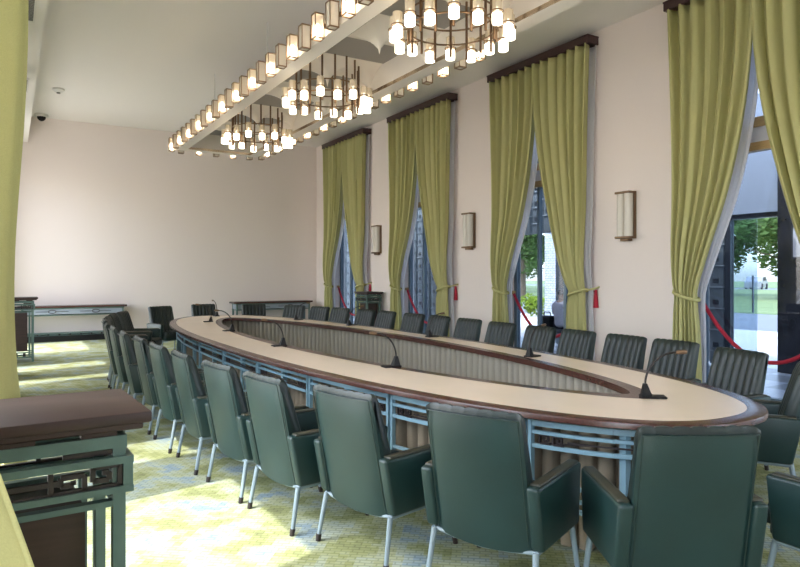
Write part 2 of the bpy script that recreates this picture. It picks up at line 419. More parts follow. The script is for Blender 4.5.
# ------------------------------------------------------------------ oval conference table
CX, CY, A, B = 3.22, 7.05, 1.335, 5.12
SQ = 2/2.4
TZ = .76
def pw(v, e=SQ): return math.copysign(abs(v)**e, v)
def ell(th, inset=0.): return Vector((CX+(A-inset)*pw(math.cos(th)), CY+(B-inset)*pw(math.sin(th)), 0))
def nor(th):
    e = 2-SQ
    return Vector((pw(math.cos(th), e)/A, pw(math.sin(th), e)/B, 0)).normalized()
def lens(th, ex=0.):
    s = math.sin(th)
    w = (.79+ex)*abs(math.cos(th))**1.3
    return Vector((3.32+math.copysign(w, math.cos(th)), 7.0+(4.25+ex*1.9)*s, 0))
table = empty('conference_table', (0, 0, 0), 0, 'long oval conference table with beige top and an open middle', 'table')
N = 192
TH = [2*PI*(k+.5)/N for k in range(N)]
def ring(fo, fi, z0, z1, name, m, rnd=0):
    b = MB(); vs = []; fs = []
    prof = []
    if rnd:
        prof = [(0, z0), (0+rnd*.0, z1-rnd), (rnd*.3, z1-rnd*.3), (rnd, z1)]
    else: prof = [(0, z0), (0, z1)]
    rows = []
    for (ins, z) in prof: rows.append([(*(fo(t, ins))[:2], z) for t in TH])
    rows.append([(*(fi(t))[:2], z1) for t in TH]); rows.append([(*(fi(t))[:2], z0) for t in TH])
    k = len(rows)
    for r in rows: vs += r
    for i in range(k):
        j = (i+1) % k
        for n in range(N):
            n2 = (n+1) % N; fs.append((i*N+n, i*N+n2, j*N+n2, j*N+n))
    b.add(vs, fs); return b.build(name, m, table, 35)
RIM = .105
ring(lambda t, i: ell(t, RIM), lambda t: lens(t, .10), TZ-.03, TZ, 'tabletop', M['laminate'])
ring(lambda t, i: ell(t, i), lambda t: ell(t, RIM), TZ-.032, TZ, 'outer_rim', M['darkwood'], .010)
ring(lambda t, i: lens(t, .10), lambda t: lens(t, 0), TZ-.045, TZ, 'inner_rim', M['darkwood'])
ring(lambda t, i: ell(t, .09), lambda t: ell(t, .2), TZ-.05, TZ-.032, 'under_rim', M['darkwood'])
# cumulative arc length of the inset ellipse, for even spacing round it
def arc_table(inset, n=4000):
    L = [0]; p = ell(0, inset)
    for k in range(1, n+1):
        q = ell(2*PI*k/n, inset); L.append(L[-1]+(q-p).length); p = q
    return L
def th_at(L, s):
    s %= L[-1]; lo, hi = 0, len(L)-1
    while hi-lo > 1:
        m = (lo+hi)//2
        if L[m] <= s: lo = m
        else: hi = m
    return 2*PI*(lo+(s-L[lo])/(L[hi]-L[lo]))/(len(L)-1)
LA = arc_table(.12)
def pleats(fn_pt, fn_len, npl, z0, z1, amp, name, m):
    b = MB(); nn = npl*10; rows = []
    for zi, z in enumerate((z1, (z0+z1)/2, z0)):
        row = []
        for k in range(nn):
            p, nrm = fn_pt(k/nn); ph = 2*PI*k/10
            d = abs((k % 10)/10-.5)
            a = amp*(.3*math.cos(2*PI*d)+.2*math.sin(k*.113)+.15*zi*math.sin(k*.071))-(2.2*amp*((d-.3)/.2)**.8 if d > .3 else 0)
            q = p+nrm*a; row.append((q.x, q.y, z))
        rows.append(row)
    vs = sum(rows, []); fs = []
    for j in range(2):
        for k in range(nn): fs.append((j*nn+k, j*nn+(k+1) % nn, (j+1)*nn+(k+1) % nn, (j+1)*nn+k))
    b.add(vs, fs); return b.build(name, m, table, 70)
LD = arc_table(.21)
def pt_outer(f):
    th = th_at(LD, f*LD[-1]); p = ell(th, .21); return p, nor(th)
pleats(pt_outer, None, 200, .01, .70, .026, 'pleated_drape', M['drape'])
# inner skirt follows the lens: table of arc length
LP = [lens(2*PI*k/4000, .07) for k in range(4001)]; LL = [0]
for k in range(1, 4001): LL.append(LL[-1]+(LP[k]-LP[k-1]).length)
def pt_inner(f):
    s = f*LL[-1]; lo, hi = 0, 4000
    while hi-lo > 1:
        m = (lo+hi)//2
        if LL[m] <= s: lo = m
        else: hi = m
    d = (LP[hi]-LP[lo]); d = d.normalized() if d.length > 1e-6 else Vector((0, 1, 0))
    return LP[lo]+d*(s-LL[lo]), Vector((-d.y, d.x, 0))
pleats(pt_inner, None, 170, .01, TZ-.04, .030, 'pleated_skirt', M['skirt'])

def fret_path(u0, w, z0, h):
    """square meander in the (u, z) plane"""
    g = lambda a, c: (u0+a*w, z0+c*h)
    return [g(1, 0), g(0, 0), g(0, 1), g(.8, 1), g(.8, .33), g(.35, .33), g(.35, .66), g(.55, .66)]
NP = 20
for k in range(NP):
    s0 = LA[-1]*(k+.02)/NP; s1 = LA[-1]*(k+.98)/NP
    def P(f, z, ins=0.):
        th = th_at(LA, s0+(s1-s0)*f); p = ell(th, .12+ins); return (p.x, p.y, z)
    b = MB()
    def rail(f0, f1, z, h, w=.022):
        n = 7
        for i in range(n): b.bar(P(f0+(f1-f0)*i/n, z), P(f0+(f1-f0)*(i+1)/n, z), w, h)
    rail(0, 1, .685, .032); rail(0, 1, .635, .018); rail(0, 1, .56, .022)
    rail(.0, 1, .355, .018); rail(.0, 1, .29, .018); rail(0, 1, .235, .022)
    for f in (0, 1): b.bar(P(f, .225), P(f, .70), .026, .026)
    pan = b.build('frame_panel', M['bluemetal'], table)
    fr = MB(); W = (s1-s0)
    for mir in (0, 1):
        for base in (.05, .05+.085/W*.9):
            pth = fret_path(base, .055/W*1.1, .576, .045)
            pth = [(1-u if mir else u, z) for u, z in pth]
            for (u, z), (u2, z2) in zip(pth, pth[1:]): fr.bar(P(u, z, .0), P(u2, z2, .0), .012, .009)
    for i in range(5): fr.bar(P(.2+.12*i, .598), P(.2+.12*(i+1), .598), .01, .008)
    fr.bar(P(.06, .576), P(.94, .576), .009, .008)
    fr.build('fretwork', M['fret'], pan)
    for u in (.35, .5, .65): MB().bar(P(u-.02, .322), P(u+.02, .322), .012, .05).build('ornament_block', M['fret'], pan)
    lg = MB(); lg.bar(P(.5, 0, .035), P(.5, .70, .035), .04, .04); lg.build('leg', M['bluemetal'], table)

# ------------------------------------------------------------------ chairs
def make_chair():
    t = empty('conference_chair', (0, 0, 0), 0, 'chair', 'chair')
    W = .245; NCH = 7
    def rear_x(z, y): return -.235-.125*((z-.28)/.64)-.022*(1-(y/W)**2)
    # rear shell
    b = MB()
    nu, nv = 13, 12
    def shell(side):
        def fn(u, v):
            y = -W+2*W*u; z = .268+.624*v
            e = 1-.012*(abs(2*u-1)**8+ (v**10))
            x = rear_x(z, y)+ (.035 if side else 0.) + (0 if side else .012*(abs(2*u-1)**10+v**14))
            return (x, y*1.0, z-.02*(1-(y/W)**2)*(1-v))
        return fn
    n0 = len(b.v); b.grid(nu, nv, shell(0)); b.grid(nu, nv, shell(1))
    o = nu*nv
    fs = []
    for i in range(nu-1): fs += [(i, i+1, o+i+1, o+i), ((nv-1)*nu+i, (nv-1)*nu+i+1, o+(nv-1)*nu+i+1, o+(nv-1)*nu+i)]
    for j in range(nv-1): fs += [(j*nu, (j+1)*nu, o+(j+1)*nu, o+j*nu), (j*nu+nu-1, (j+1)*nu+nu-1, o+(j+1)*nu+nu-1, o+j*nu+nu-1)]
    b.add([], []); b.f += fs; b.mi += [0]*len(fs)
    sh = b.build('back_shell', M['leather'], t, 50)
    # piping round the shell
    pp = MB()
    for sgn in (-1, 1):
        pp.tube([(rear_x(z, W)-.002+.0, sgn*(W-.012), z) for z in [.29+.6*k/10 for k in range(11)]], .003, 6)
    pp.tube([(rear_x(.893, y)-.001, y, .893) for y in [(-W+.012)+(2*W-.024)*k/10 for k in range(11)]], .003, 6)
    pp.build('piping', M['piping'], sh, 60)
    # channelled back cushion
    b = MB(); nc = NCH*8+1
    prof = []                     # (offset from rear shell, z, channel weight)
    for k in range(9): prof.append((.135-.05*k/8, .36+.48*k/8, 1))
    prof += [(.082, .875, 1), (.074, .905, 1), (.060, .922, 1), (.040, .925, 1), (.028, .908, .8), (.033, .70, 0), (.033, .36, 0)]
    nr = len(prof)
    vs = []
    for i in range(nc):
        u = i/(nc-1); y = -W+2*W*u; ch = abs(math.sin(PI*NCH*u))**.55
        edge = abs(2*u-1)**14
        for (dx, z, w) in prof:
            x = rear_x(z, y)+dx+(-.016+.022*ch)*w*(1 if z < .87 else .2)-.02*edge*w
            vs.append((x, y, z+(-.004+.005*ch if (w > 0 and z > .86) else 0)-.012*edge*(z > .86)))
    fs = []
    for i in range(nc-1):
        for k in range(nr):
            fs.append((i*nr+k, i*nr+(k+1) % nr, (i+1)*nr+(k+1) % nr, (i+1)*nr+k))
    fs += [tuple(range(nr)), tuple((nc-1)*nr+k for k in range(nr))]
    b.add(vs, fs); b.build('backrest', M['leather_front'], t, 65)
    # seat
    b = MB(); NS = 6; nc = NS*8+1
    prof = [(-.20, .33, 0), (-.20, .43, 1), (-.05, .435, 1), (.12, .445, 1), (.22, .445, 1), (.255, .43, 1), (.268, .40, .8), (.262, .33, 0)]
    nr = len(prof); vs = []; fs = []
    for i in range(nc):
        u = i/(nc-1); y = -.232+.464*u; ch = abs(math.sin(PI*NS*u))**.6
        for (x, z, w) in prof: vs.append((x+(.008*ch if x > .25 else 0), y, z+(-.012+.018*ch)*w))
    for i in range(nc-1):
        for k in range(nr): fs.append((i*nr+k, i*nr+(k+1) % nr, (i+1)*nr+(k+1) % nr, (i+1)*nr+k))
    fs += [tuple(range(nr)), tuple((nc-1)*nr+k for k in range(nr))]
    b.add(vs, fs); b.build('seat', M['leather_front'], t, 65)
    MB().rbox(-.21, .25, -.235, .235, .28, .335, .012, 2).build('seat_base', M['leather'], t, 50)
    # arms: upholstered slabs with a worn pad on top
    for sg in (-1, 1):
        y0, y1 = sorted((sg*.243, sg*.308))
        def sh_(v):
            v = v.copy()
            if v.x < 0: v.x -= .06*(v.z-.28)/.3
            else: v.x += .03*(v.z-.28)/.3
            return v
        ar = MB().rbox(-.245, .20, y0, y1, .283, .592, .018, 3, fn=sh_).build('armrest', M['leather'], t, 50)
        MB().rbox(-.27, .205, y0+.006, y1-.006, .585, .603, .008, 2).build('arm_pad', M['leather_worn'], ar, 50)
    # tubular frame
    f = MB()
    f.tube([(-.225, -.27, .272), (-.232, -.13, .255), (-.236, 0, .247), (-.232, .13, .255), (-.225, .27, .272)], .010, 8)
    f.tube([(.2, -.27, .272), (.2, .27, .272)], .012, 8)
    for sg in (-1, 1): f.tube([(-.235, sg*.27, .272), (.2, sg*.27, .272)], .012, 8)
    f.build('seat_frame', M['legmetal'], t, 50)
    for sx, sy in ((-1, -1), (-1, 1), (1, -1), (1, 1)):
        x0 = -.235 if sx < 0 else .2
        x1 = x0+sx*.045; y0 = sy*.265; y1 = sy*.28
        l = MB().tube([(x0, y0, .275), (x1, y1, .03)], [.0155, .0125], 8).build('leg', M['legmetal'], t, 50)
        MB().tube([(x1-sx*.002, y1, .04), (x1+sx*.005, y1, 0)], [.0165, .0145], 8).build('foot_tip', M['tip'], l, 50)
    return t
chair0 = make_chair(); chair0.scale = (1, 1, .972); used = [False]
def place(bx, by, fx, fy, label, group):
    """bx, by: middle of the top of the back; (fx, fy): the way the chair faces"""
    l = math.hypot(fx, fy); fx /= l; fy /= l
    loc = (bx+fx*.355, by+fy*.355, 0); rz = math.atan2(fy, fx)
    if not used[0]:
        used[0] = True; chair0.location = loc; chair0.rotation_euler = (0, 0, rz); o = chair0; o['label'] = label; o['group'] = group
    else: o = dup(chair0, loc, rz, label, group)
    return o
def ring_pos(side, yb, d):
    best = None
    for k in range(2001):
        th = PI/2+PI*k/2000 if side < 0 else -PI/2+PI*k/2000
        n = nor(th); p = ell(th)+n*d
        e = abs(p.y-yb)
        if best is None or e < best[0]: best = (e, p, n)
    return best[1], best[2]
G1, G2, G3 = 'chairs along the left side of the table', 'chairs along the window side of the table', 'chairs at the ends of the table'
place(1.785, 2.355, .91, .40, 'green leather chair seen from behind at bottom centre, with both arms in view', G1)
place(2.345, 1.59, .50, .87, 'green leather chair closest to the camera, its broad back filling lower right foreground', G3)
place(3.33, 1.14, .0, 1, 'green chair cut by the right picture edge in the foreground, only its arm showing', G3)
place(4.64, 2.34, -.5, .87, 'dark chair turned sideways at the right edge beyond the near table end', G3)
lefts = [(1.49, 3.1), (1.29, 3.8), (1.2, 4.48), (1.125, 5.26), (1.08, 5.98), (1.06, 6.76), (1.02, 7.5), (1.02, 8.3), (1.04, 9.0), (1.1, 9.72), (1.2, 10.42), (1.36, 11.12), (1.6, 11.8)]
for i, (x, y) in enumerate(lefts):
    p, n = ring_pos(-1, y, .78)
    j = random.uniform(-.05, .05)
    place(x, y, -n.x, -n.y*1.0+j, 'green leather chair left of the table, %s beyond the bottom-centre chair' % ordw(i), G1)
rights = [(5.13, 3.1), (5.34, 3.86), (5.38, 4.46), (5.42, 5.14), (5.44, 5.75), (5.47, 6.5), (5.55, 7.3), (5.56, 8.05), (5.53, 8.72), (5.53, 9.58), (5.47, 10.22), (5.34, 11.0), (5.2, 11.62), (4.98, 12.4)]
for i, (x, y) in enumerate(rights):
    p, n = ring_pos(1, y, .9)
    place(x, y, -n.x, -n.y*.8-.02+random.uniform(-.04, .04), 'dark green ribbed chair on the window side, %s from the camera' % ordw(i), G2)
place(4.4, 13.3, -.25, -1, 'dark chair at the far table end, right one of three', G3)
place(3.5, 13.9, .0, -1, 'dark chair at the far table end, middle one of three', G3)
place(2.53, 13.4, .35, -1, 'dark chair at the far table end, left one of three', G3)

# ------------------------------------------------------------------ gooseneck microphones
def make_mic():
    t = empty('gooseneck_microphone', (0, 0, 0), 0, 'mic', 'microphone')
    b = MB()
    b.rbox(-.05, .10, -.045, .045, 0, .014, .005, 1)
    b.add([(-.045, -.028, .012), (-.045, .028, .012), (.018, .024, .012), (.018, -.024, .012), (-.032, -.013, .085), (-.032, .013, .085), (-.010, .013, .085), (-.010, -.013, .085)],
          [(0, 1, 2, 3), (4, 5, 6, 7), (0, 1, 5, 4), (1, 2, 6, 5), (2, 3, 7, 6), (3, 0, 4, 7)])
    b.build('base', M['black'], t, 30)
    pts = []
    for k in range(15):
        a = (k/14); an = a*R(100)
        pts.append((-.02+.155*(1-math.cos(an)), 0, .08+.05*a+.15*math.sin(an)))
    MB().tube(pts, .0065, 8).build('gooseneck', M['neck'], t, 60)
    e = Vector(pts[-1]); d = (e-Vector(pts[-2])).normalized()
    MB().tube([e-d*.005, e+d*.005, e+d*.03, e+d*.055, e+d*.06], [.008, .012, .0135, .012, .004], 10).build('head', M['bronze'], t, 60)
    return t
mics = [(3.32, 2.60, -40, 'at the near pointed tip of the table opening'), (4.06, 4.45, 10, 'on the window side, second along from the near tip'),
        (4.33, 6.5, 5, 'on the window side, third along from the near tip'), (4.32, 8.62, 0, 'on the window side, fourth along from the near tip'),
        (4.12, 10.2, -8, 'on the window side, farthest from the near tip'), (2.67, 4.54, 178, 'on the left side of the top, closest to the camera'),
        (2.45, 6.5, 182, 'on the left side of the top, second from the camera'), (2.53, 8.6, 184, 'on the left side of the top, third from the camera'),
        (2.74, 10.45, 170, 'on the left side of the top, farthest from the camera'), (3.22, 11.82, 95, 'standing upright at the far tip of the table opening')]
mic0 = make_mic()
for i, (x, y, a, l) in enumerate(mics):
    lab = 'black gooseneck microphone '+l
    if i == 0: o = mic0; o.location = (x, y, TZ); o.rotation_euler = (0, 0, R(a)); o['label'] = lab; o['group'] = 'microphones on the table'
    else: dup(mic0, (x, y, TZ), R(a), lab, 'microphones on the table')

# ------------------------------------------------------------------ carved cabinets on the piers
def polybar(b, pts, f, w, d):
    for p, q in zip(pts, pts[1:]): b.bar(f(*p), f(*q), w, d)
def meander(u0, u1, z0, z1, mir=False):
    """two linked square spirals"""
    out = []
    w = (u1-u0); h = z1-z0
    g = lambda a, c: ((u1-a*w) if mir else (u0+a*w), z0+c*h)
    out.append([g(.0, 1), g(0, 0), g(.48, 0), g(.48, .72), g(.14, .72), g(.14, .34), g(.32, .34), g(.32, .5)])
    out.append([g(.48, 0), g(1, 0), g(1, 1), g(.60, 1), g(.60, .34), g(.84, .34), g(.84, .7), g(.74, .7)])
    return out
def make_cabinet(W=.66, D=.44, H=1.12):
    t = empty('carved_cabinet', (0, 0, 0), 0, 'cab', 'cabinet')
    hw, hd = W/2, D/2
    b = MB().rbox(-hw, hw, -hd, hd, H-.032, H, .006, 2)
    b.rbox(-hw+.02, hw-.02, -hd+.015, hd-.015, H-.05, H-.03, .004, 1)
    b.build('top', M['cabwood'], t, 40)
    fx, fy = hw-.06, hd-.035
    f = MB()
    def ringrail(ex, z0, z1, th=.03):
        x, y = fx+ex, fy+ex
        f.box(-x, x, -y, -y+th, z0, z1); f.box(-x, x, y-th, y, z0, z1); f.box(-x, -x+th, -y+th, y-th, z0, z1); f.box(x-th, x, -y+th, y-th, z0, z1)
    ringrail(0, H-.10, H-.066); ringrail(.015, H-.142, H-.122); ringrail(.015, H-.222, H-.204); ringrail(-.005, H-.262, H-.246)
    for sx in (-1, 1):
        for sy in (-1, 1):
            x, y = sx*fx, sy*fy
            f.box(*sorted((x-sx*.003, x-sx*.036)), *sorted((y-sy*.003, y-sy*.036)), .0, H-.07)
            f.box(*sorted((sx*(fx+.0135), sx*(fx-.012))), *sorted((sy*(fy+.0135), sy*(fy-.012))), H-.219, H-.125)
            f.box(*sorted((x-sx*.055, x-sx*.08)), *sorted((y-sy*.004, y-sy*.028)), .09, H-.248)
    ringrail(0, .07, .095); ringrail(0, .15, .17)
    f.build('frame', M['greenmetal'], t)
    for sx in (-1, 0, 1):
        for sy in (-1, 1): MB().box(sx*(fx-.07)-.045, sx*(fx-.07)+.045, sy*(fy-.025)-.02, sy*(fy-.025)+.02, H-.066, H-.05).build('spacer_block', M['cabwood'], t)
    z0, z1 = H-.202, H-.145
    for sy in (-1, 1):
        r = MB(); F = lambda u, z, sy=sy: (u, sy*fy, z)
        for m_ in meander(fx-.19, fx-.02, z0, z1) + meander(-fx+.02, -fx+.19, z0, z1, True): polybar(r, m_, F, .014, .013)
        r.bar((-fx+.17, sy*fy, (z0+z1)/2), (fx-.17, sy*fy, (z0+z1)/2), .012, .014)
        r.bar((-fx+.02, sy*fy, z0), (fx-.02, sy*fy, z0), .012, .010)
        r.build('fretwork', M['fret'], t)
        for sg in (-1, 1): MB().bar((sg*(fx-.16), sy*(fy-.014), H-.110), (sg*(fx-.037), sy*(fy-.014), H-.110), .012, .012).build('fret_bar', M['fret'], t)
    for sx in (-1, 1):
        r = MB(); F = lambda u, z, sx=sx: (sx*fx, u, z)
        for m_ in meander(.02, fy-.02, z0, z1) + meander(-fy+.02, -.02, z0, z1, True): polybar(r, m_, F, .014, .013)
        r.bar((sx*fx, -fy+.02, z0), (sx*fx, fy-.02, z0), .012, .010)
        r.build('fretwork', M['fret'], t)
    for u in (-.12, 0, .12): MB().box(u-.02, u+.02, -fy+.005, -fy+.02, .095, .15).build('ornament_block', M['fret'], t)
    MB().box(-fx+.10, fx-.10, -fy+.05, fy-.05, .18, H-.27).build('panel', M['cabwood'], t)
    return t
cab = make_cabinet()
cab.location = (.005, 2.13, 0); cab.rotation_euler = (0, 0, R(2.5)); cab['label'] = 'dark-topped carved cabinet with grey-green fretwork frame, in the near left corner'
cab['group'] = 'carved cabinets'
dup(cab, (.10, 13.2, 0), 0, 'carved cabinet against the left wall in the distance, partly behind the curtain', 'carved cabinets')
dup(cab, (7.22, 13.45, 0), R(90), 'carved cabinet against the window wall between the two farthest windows', 'carved cabinets')

# ------------------------------------------------------------------ console tables at the far wall
def make_console(W):
    t = empty('console_table', (0, 0, 0), 0, 'console', 'console table')
    h = W/2
    MB().rbox(-h, h, -.22, .22, .765, .81, .006, 1).build('top', M['darkwood'], t)
    f = MB()
    f.box(-h+.06, h-.06, -.19, .19, .74, .765); f.box(-h+.06, h-.06, -.185, .185, .585, .6);
    for k in range(2):
        x = -h+.09+(W-.18)*k
        for y in (-.17, .17): f.box(x-.02, x+.02, y-.02, y+.02, .14, .75)
    f.box(-h+.06, h-.06, -.185, .185, .17, .185)
    f.box(-h+.06, h-.06, -.185, .185, .13, .14)
    f.build('frame', M['greenmetal'], t)
    MB().box(-h+.08, h-.08, -.165, .165, .62, .735).build('frieze_panel', M['bluegrey'], t)
    o = MB()
    for cx in (-.45, .45):
        o.tube([(cx+.075*math.cos(2*PI*k/24), -.175, .678+.035*math.sin(2*PI*k/24)) for k in range(25)], .009, 6, cap=False)
        for sg in (-1, 1): o.bar((cx+sg*.075, -.175, .678), (cx+sg*.33, -.175, .678), .01, .01)
    k = 0
    while k < int(W/.22):
        x = -h+.16+k*.22; o.box(x-.02, x+.02, -.19, -.17, .14, .17); k += 1
    o.build('ornament', M['fret'], t)
    MB().box(-h+.04, h-.04, -.2, .2, 0, .13).build('plinth', M['black'], t)
    return t
c1 = make_console(2.25); c1.location = (1.28, 16.84, 0); c1['label'] = 'long console table at the far wall, left one beside the distant cabinet'
c2 = make_console(2.2); c2.location = (6.08, 16.84, 0); c2['label'] = 'long console table at the far wall, right one near the window corner'

# ------------------------------------------------------------------ wall sconces
def make_sconce():
    t = empty('wall_sconce', (0, 0, 0), 0, 'sconce', 'wall lamp')
    MB().box(-.03, 0, -.11, .11, .03, .63).build('backplate', M['bronze'], t)
    for y in (-.062, .062):
        MB().tube([(-.075, y, .03), (-.075, y, .63)], .062, 20).build('glass_tube', M['sconceglass'], t, 50)
    c = MB()
    for z in (.63, .0): c.rbox(-.145, 0, -.13, .13, z, z+.03, .006, 1)
    c.rbox(-.10, -.0, -.07, .07, -.035, .0, .006, 1); c.box(-.09, -.03, -.008, .008, .03, .63); c.box(-.05, 0, -.135, -.125, .0, .66)
    c.build('cap', M['bronze'], t)
    return t
s0 = make_sconce()
for i, y in enumerate((6.21, 9.86, 13.45)):
    lab = 'frosted glass and bronze wall sconce, %s from the camera' % ('nearest', 'middle one', 'farthest')[i]
    if i == 0: s0.location = (XR, y, 2.02); s0['label'] = lab; s0['group'] = 'wall sconces'
    else: dup(s0, (XR, y, 2.02), None, lab, 'wall sconces')

# ------------------------------------------------------------------ ceiling canopy with lanterns and chandeliers
KX, KY, KZ = 3.48, 7.59, 3.875
IX, IY = .605, 4.95           # inner half sizes
OX, OY = .79, 5.13            # outer half sizes
can = empty('ceiling_canopy', (KX, KY, KZ), 0, 'long white canopy frame floating below the ceiling, carrying lanterns and chandeliers', 'ceiling canopy')
b = MB()
b.box(-OX, -IX, -OY, OY, 0, .16).box(IX, OX, -OY, OY, 0, .16).box(-IX, IX, -OY, -IY, 0, .16).box(-IX, IX, IY, OY, 0, .16)
b.build('frame', M['plaster'], can)
b = MB()
b.box(-IX, -IX+.006, -IY, IY, .002, .045).box(IX-.006, IX, -IY, IY, .002, .045).box(-IX, IX, IY-.006, IY, .002, .045).box(-IX, IX, -IY, -IY+.006, .002, .045)
b.build('brass_strip', M['brass'], can)
P0 = 1.3625
VH = .30
def vault(u, v):
    x = -IX+2*IX*u; y = -IY+2*IY*v
    dy = abs(y-P0*round(y/P0)); dx = min(abs(x), IX-abs(x))
    fy = (1-(1-min(1, dy/.46))**2)**.6; fx = .86*(1-(1-min(1, dx/(IX/2)))**2)**.5
    return (x, y, .03+VH*max(fy, fx))
b = MB(); b.grid(49, 365, vault); b.build('vault', M['plaster'], can, 40)
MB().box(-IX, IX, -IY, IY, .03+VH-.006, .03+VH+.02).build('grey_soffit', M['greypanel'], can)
MB().box(-IX-.02, -IX, -IY, IY, .16, .03+VH+.05).box(IX, IX+.02, -IY, IY, .16, .03+VH+.05).box(-IX, IX, IY, IY+.02, .16, .03+VH+.05).box(-IX, IX, -IY-.02, -IY, .16, .03+VH+.05).build('upstand', M['plaster'], can)
h = MB()
for sx in (-.3, .3):
    for y in (-4.2, -1.4, 1.4, 4.2): h.cyl(sx, y, .03+VH, ZC-KZ, .012, 8)
h.build('hanger', M['white'], can)

def make_lantern(lit):
    t = empty('lit_lantern' if lit else 'unlit_lantern', (0, 0, 0), 0, 'lantern', 'lantern')
    w = .05; z0, z1 = -.045, .205
    g = MB().box(-w+.008, w-.008, -w+.008, w-.008, z0+.008, z1-.006)
    gl = g.build('glass', M['lantern_off'], t)
    MB().tube([(0, 0, z0+.02), (0, 0, z0+.06), (0, 0, z0+.13), (0, 0, z0+.15)], [.02, .03, .028, .012], 10).build('bulb', M['lantern_on'] if lit else M['frosted'], t, 60)
    f = MB()
    for sx in (-1, 1):
        for sy in (-1, 1): f.box(*sorted((sx*w, sx*(w-.008))), *sorted((sy*w, sy*(w-.008))), z0, z1)
    for z in (z0, z1-.012):
        for s_ in (-1, 1):
            f.box(-w, w, *sorted((s_*w, s_*(w-.008))), z, z+.012); f.box(*sorted((s_*w, s_*(w-.008))), -w, w, z, z+.012)
    f.build('frame', M['bronze'], t)
    MB().box(w-.002, w+.03, -.02, .02, .08, .12).build('bracket', M['bronze'], t)
    return t
lit0, un0 = make_lantern(True), make_lantern(False)
firsts = {True: True, False: True}
def put_lantern(lit, x, y, rz, label, group):
    src = lit0 if lit else un0
    if firsts[lit]: firsts[lit] = False; src.location = (x, y, KZ); src.rotation_euler = (0, 0, rz); o = src; o['label'] = label; o['group'] = group
    else: o = dup(src, (x, y, KZ), rz, label, group)
LSP = .337
yfar = KY+OY-.06
for i in range(27):
    y = yfar-i*LSP; lit = i % 2 == 0
    put_lantern(lit, KX-OX-.08, y, 0, '%s bronze lantern on the left canopy edge, %s from its far end' % ('glowing' if lit else 'dark unlit', ordw(i)), 'lanterns along the left canopy edge')
for i in range(22):
    y = yfar-i*LSP; lit = i % 2 == 1
    put_lantern(lit, KX+OX+.08, y, PI, '%s bronze lantern on the window-side canopy edge, %s from its far end' % ('glowing' if lit else 'dark unlit', ordw(i)), 'lanterns along the window-side canopy edge')
for i in range(5):
    x = KX-OX+.12+i*.335; lit = i % 2 == 1
    put_lantern(lit, x, KY+OY+.08, -PI/2, '%s bronze lantern on the far end of the canopy, %s from the left' % ('glowing' if lit else 'dark unlit', ordw(i)), 'lanterns on the far canopy end')

def make_chandelier():
    t = empty('chandelier', (0, 0, 0), 0, 'chandelier', 'chandelier')
    RR, RO = .40, .53; zb = 3.62-KZ
    NL = 16
    g = MB()
    for rr, z in ((RR, .02), (RR, -.12)):
        g.tube([(rr*math.cos(2*PI*k/48), rr*math.sin(2*PI*k/48), z) for k in range(49)], .009, 6, cap=False)
    g.build('ring', M['bronze'], t, 50)
    for k in range(NL):
        a = 2*PI*(k+.5)/NL; c, s = math.cos(a), math.sin(a)
        zz = zb+(.0 if k % 2 else .035)
        MB().cyl(RR*c, RR*s, zz-.02, .03+VH, .0125, 8).build('rod', M['bronze'], t, 50)
        x, y = RO*c, RO*s
        lamp = MB().tube([(x, y, zz+.095), (x, y, zz+.225)], .043, 6).build('lamp_shade', M['lampupper'], t)
        MB().tube([(x, y, zz), (x, y, zz+.092)], .046, 6).build('lit_tip', M['lampglow'], lamp)
        MB().tube([(x, y, zz+.092), (x, y, zz+.13), (x, y, zz+.15)], [.016, .014, .005], 8).build('bulb', M['lampglow'], lamp, 60)
        q = MB().tube([(RR*c, RR*s, zz+.11), ((RO-.04)*c, (RO-.04)*s, zz+.11)], .0075, 6)
        q.tube([(x+.054*math.cos(2*PI*j/12), y+.054*math.sin(2*PI*j/12), zz+.11) for j in range(13)], .006, 6, cap=False)
        q.build('arm', M['bronze'], lamp, 50)
    return t
ch0 = make_chandelier()
for i, y in enumerate((KY-2*P0, KY, KY+2*P0)):
    lab = 'bronze ring chandelier with glowing glass lamps, %s' % ('nearest to the camera at top centre', 'middle of the row of three', 'farthest of the row of three')[i]
    if i == 0: ch0.location = (KX, y, KZ); ch0['label'] = lab; ch0['group'] = 'chandeliers under the canopy'
    else: dup(ch0, (KX, y, KZ), None, lab, 'chandeliers under the canopy')

# ------------------------------------------------------------------ outside: gallery, screen, door, trees
GX = 10.3
struct(MB().box(XR+.35, GX+.6, -4, 24, -.15, -.01).build('floor_gallery', M['gallery']))
struct(MB().box(XR+.35, XR+1.3, -4, 24, 4.45, 4.7).build('ceiling_gallery', M['bluegrey']))
struct(MB().box(GX+.6, 18, -40, 60, -.25, -.05).build('ground_forecourt', M['pave']))
struct(MB().box(18, 26, -40, 70, -.25, -.06).build('ground_road', M['road']))
struct(MB().box(26, 31, -60, 90, -.25, -.04).build('ground_lawn', M['lawn']))
struct(MB().box(70, 80, -60, 120, -.25, -.06).build('ground_street', M['road']))
struct(MB().box(31, 70, -60, 120, -.25, -.035).build('ground_meadow', M['lawn']))
struct(MB().box(80, 160, -90, 140, -.25, -.03).build('ground_park', M['lawn']))
struct(MB().box(-60, XL-.3, -40, 60, -.25, -.05).build('ground_terrace', M['pave']))
struct(MB().box(XL-.3, XR+.35, -40, YN-.2, -.25, -.05).build('ground_court', M['pave']))
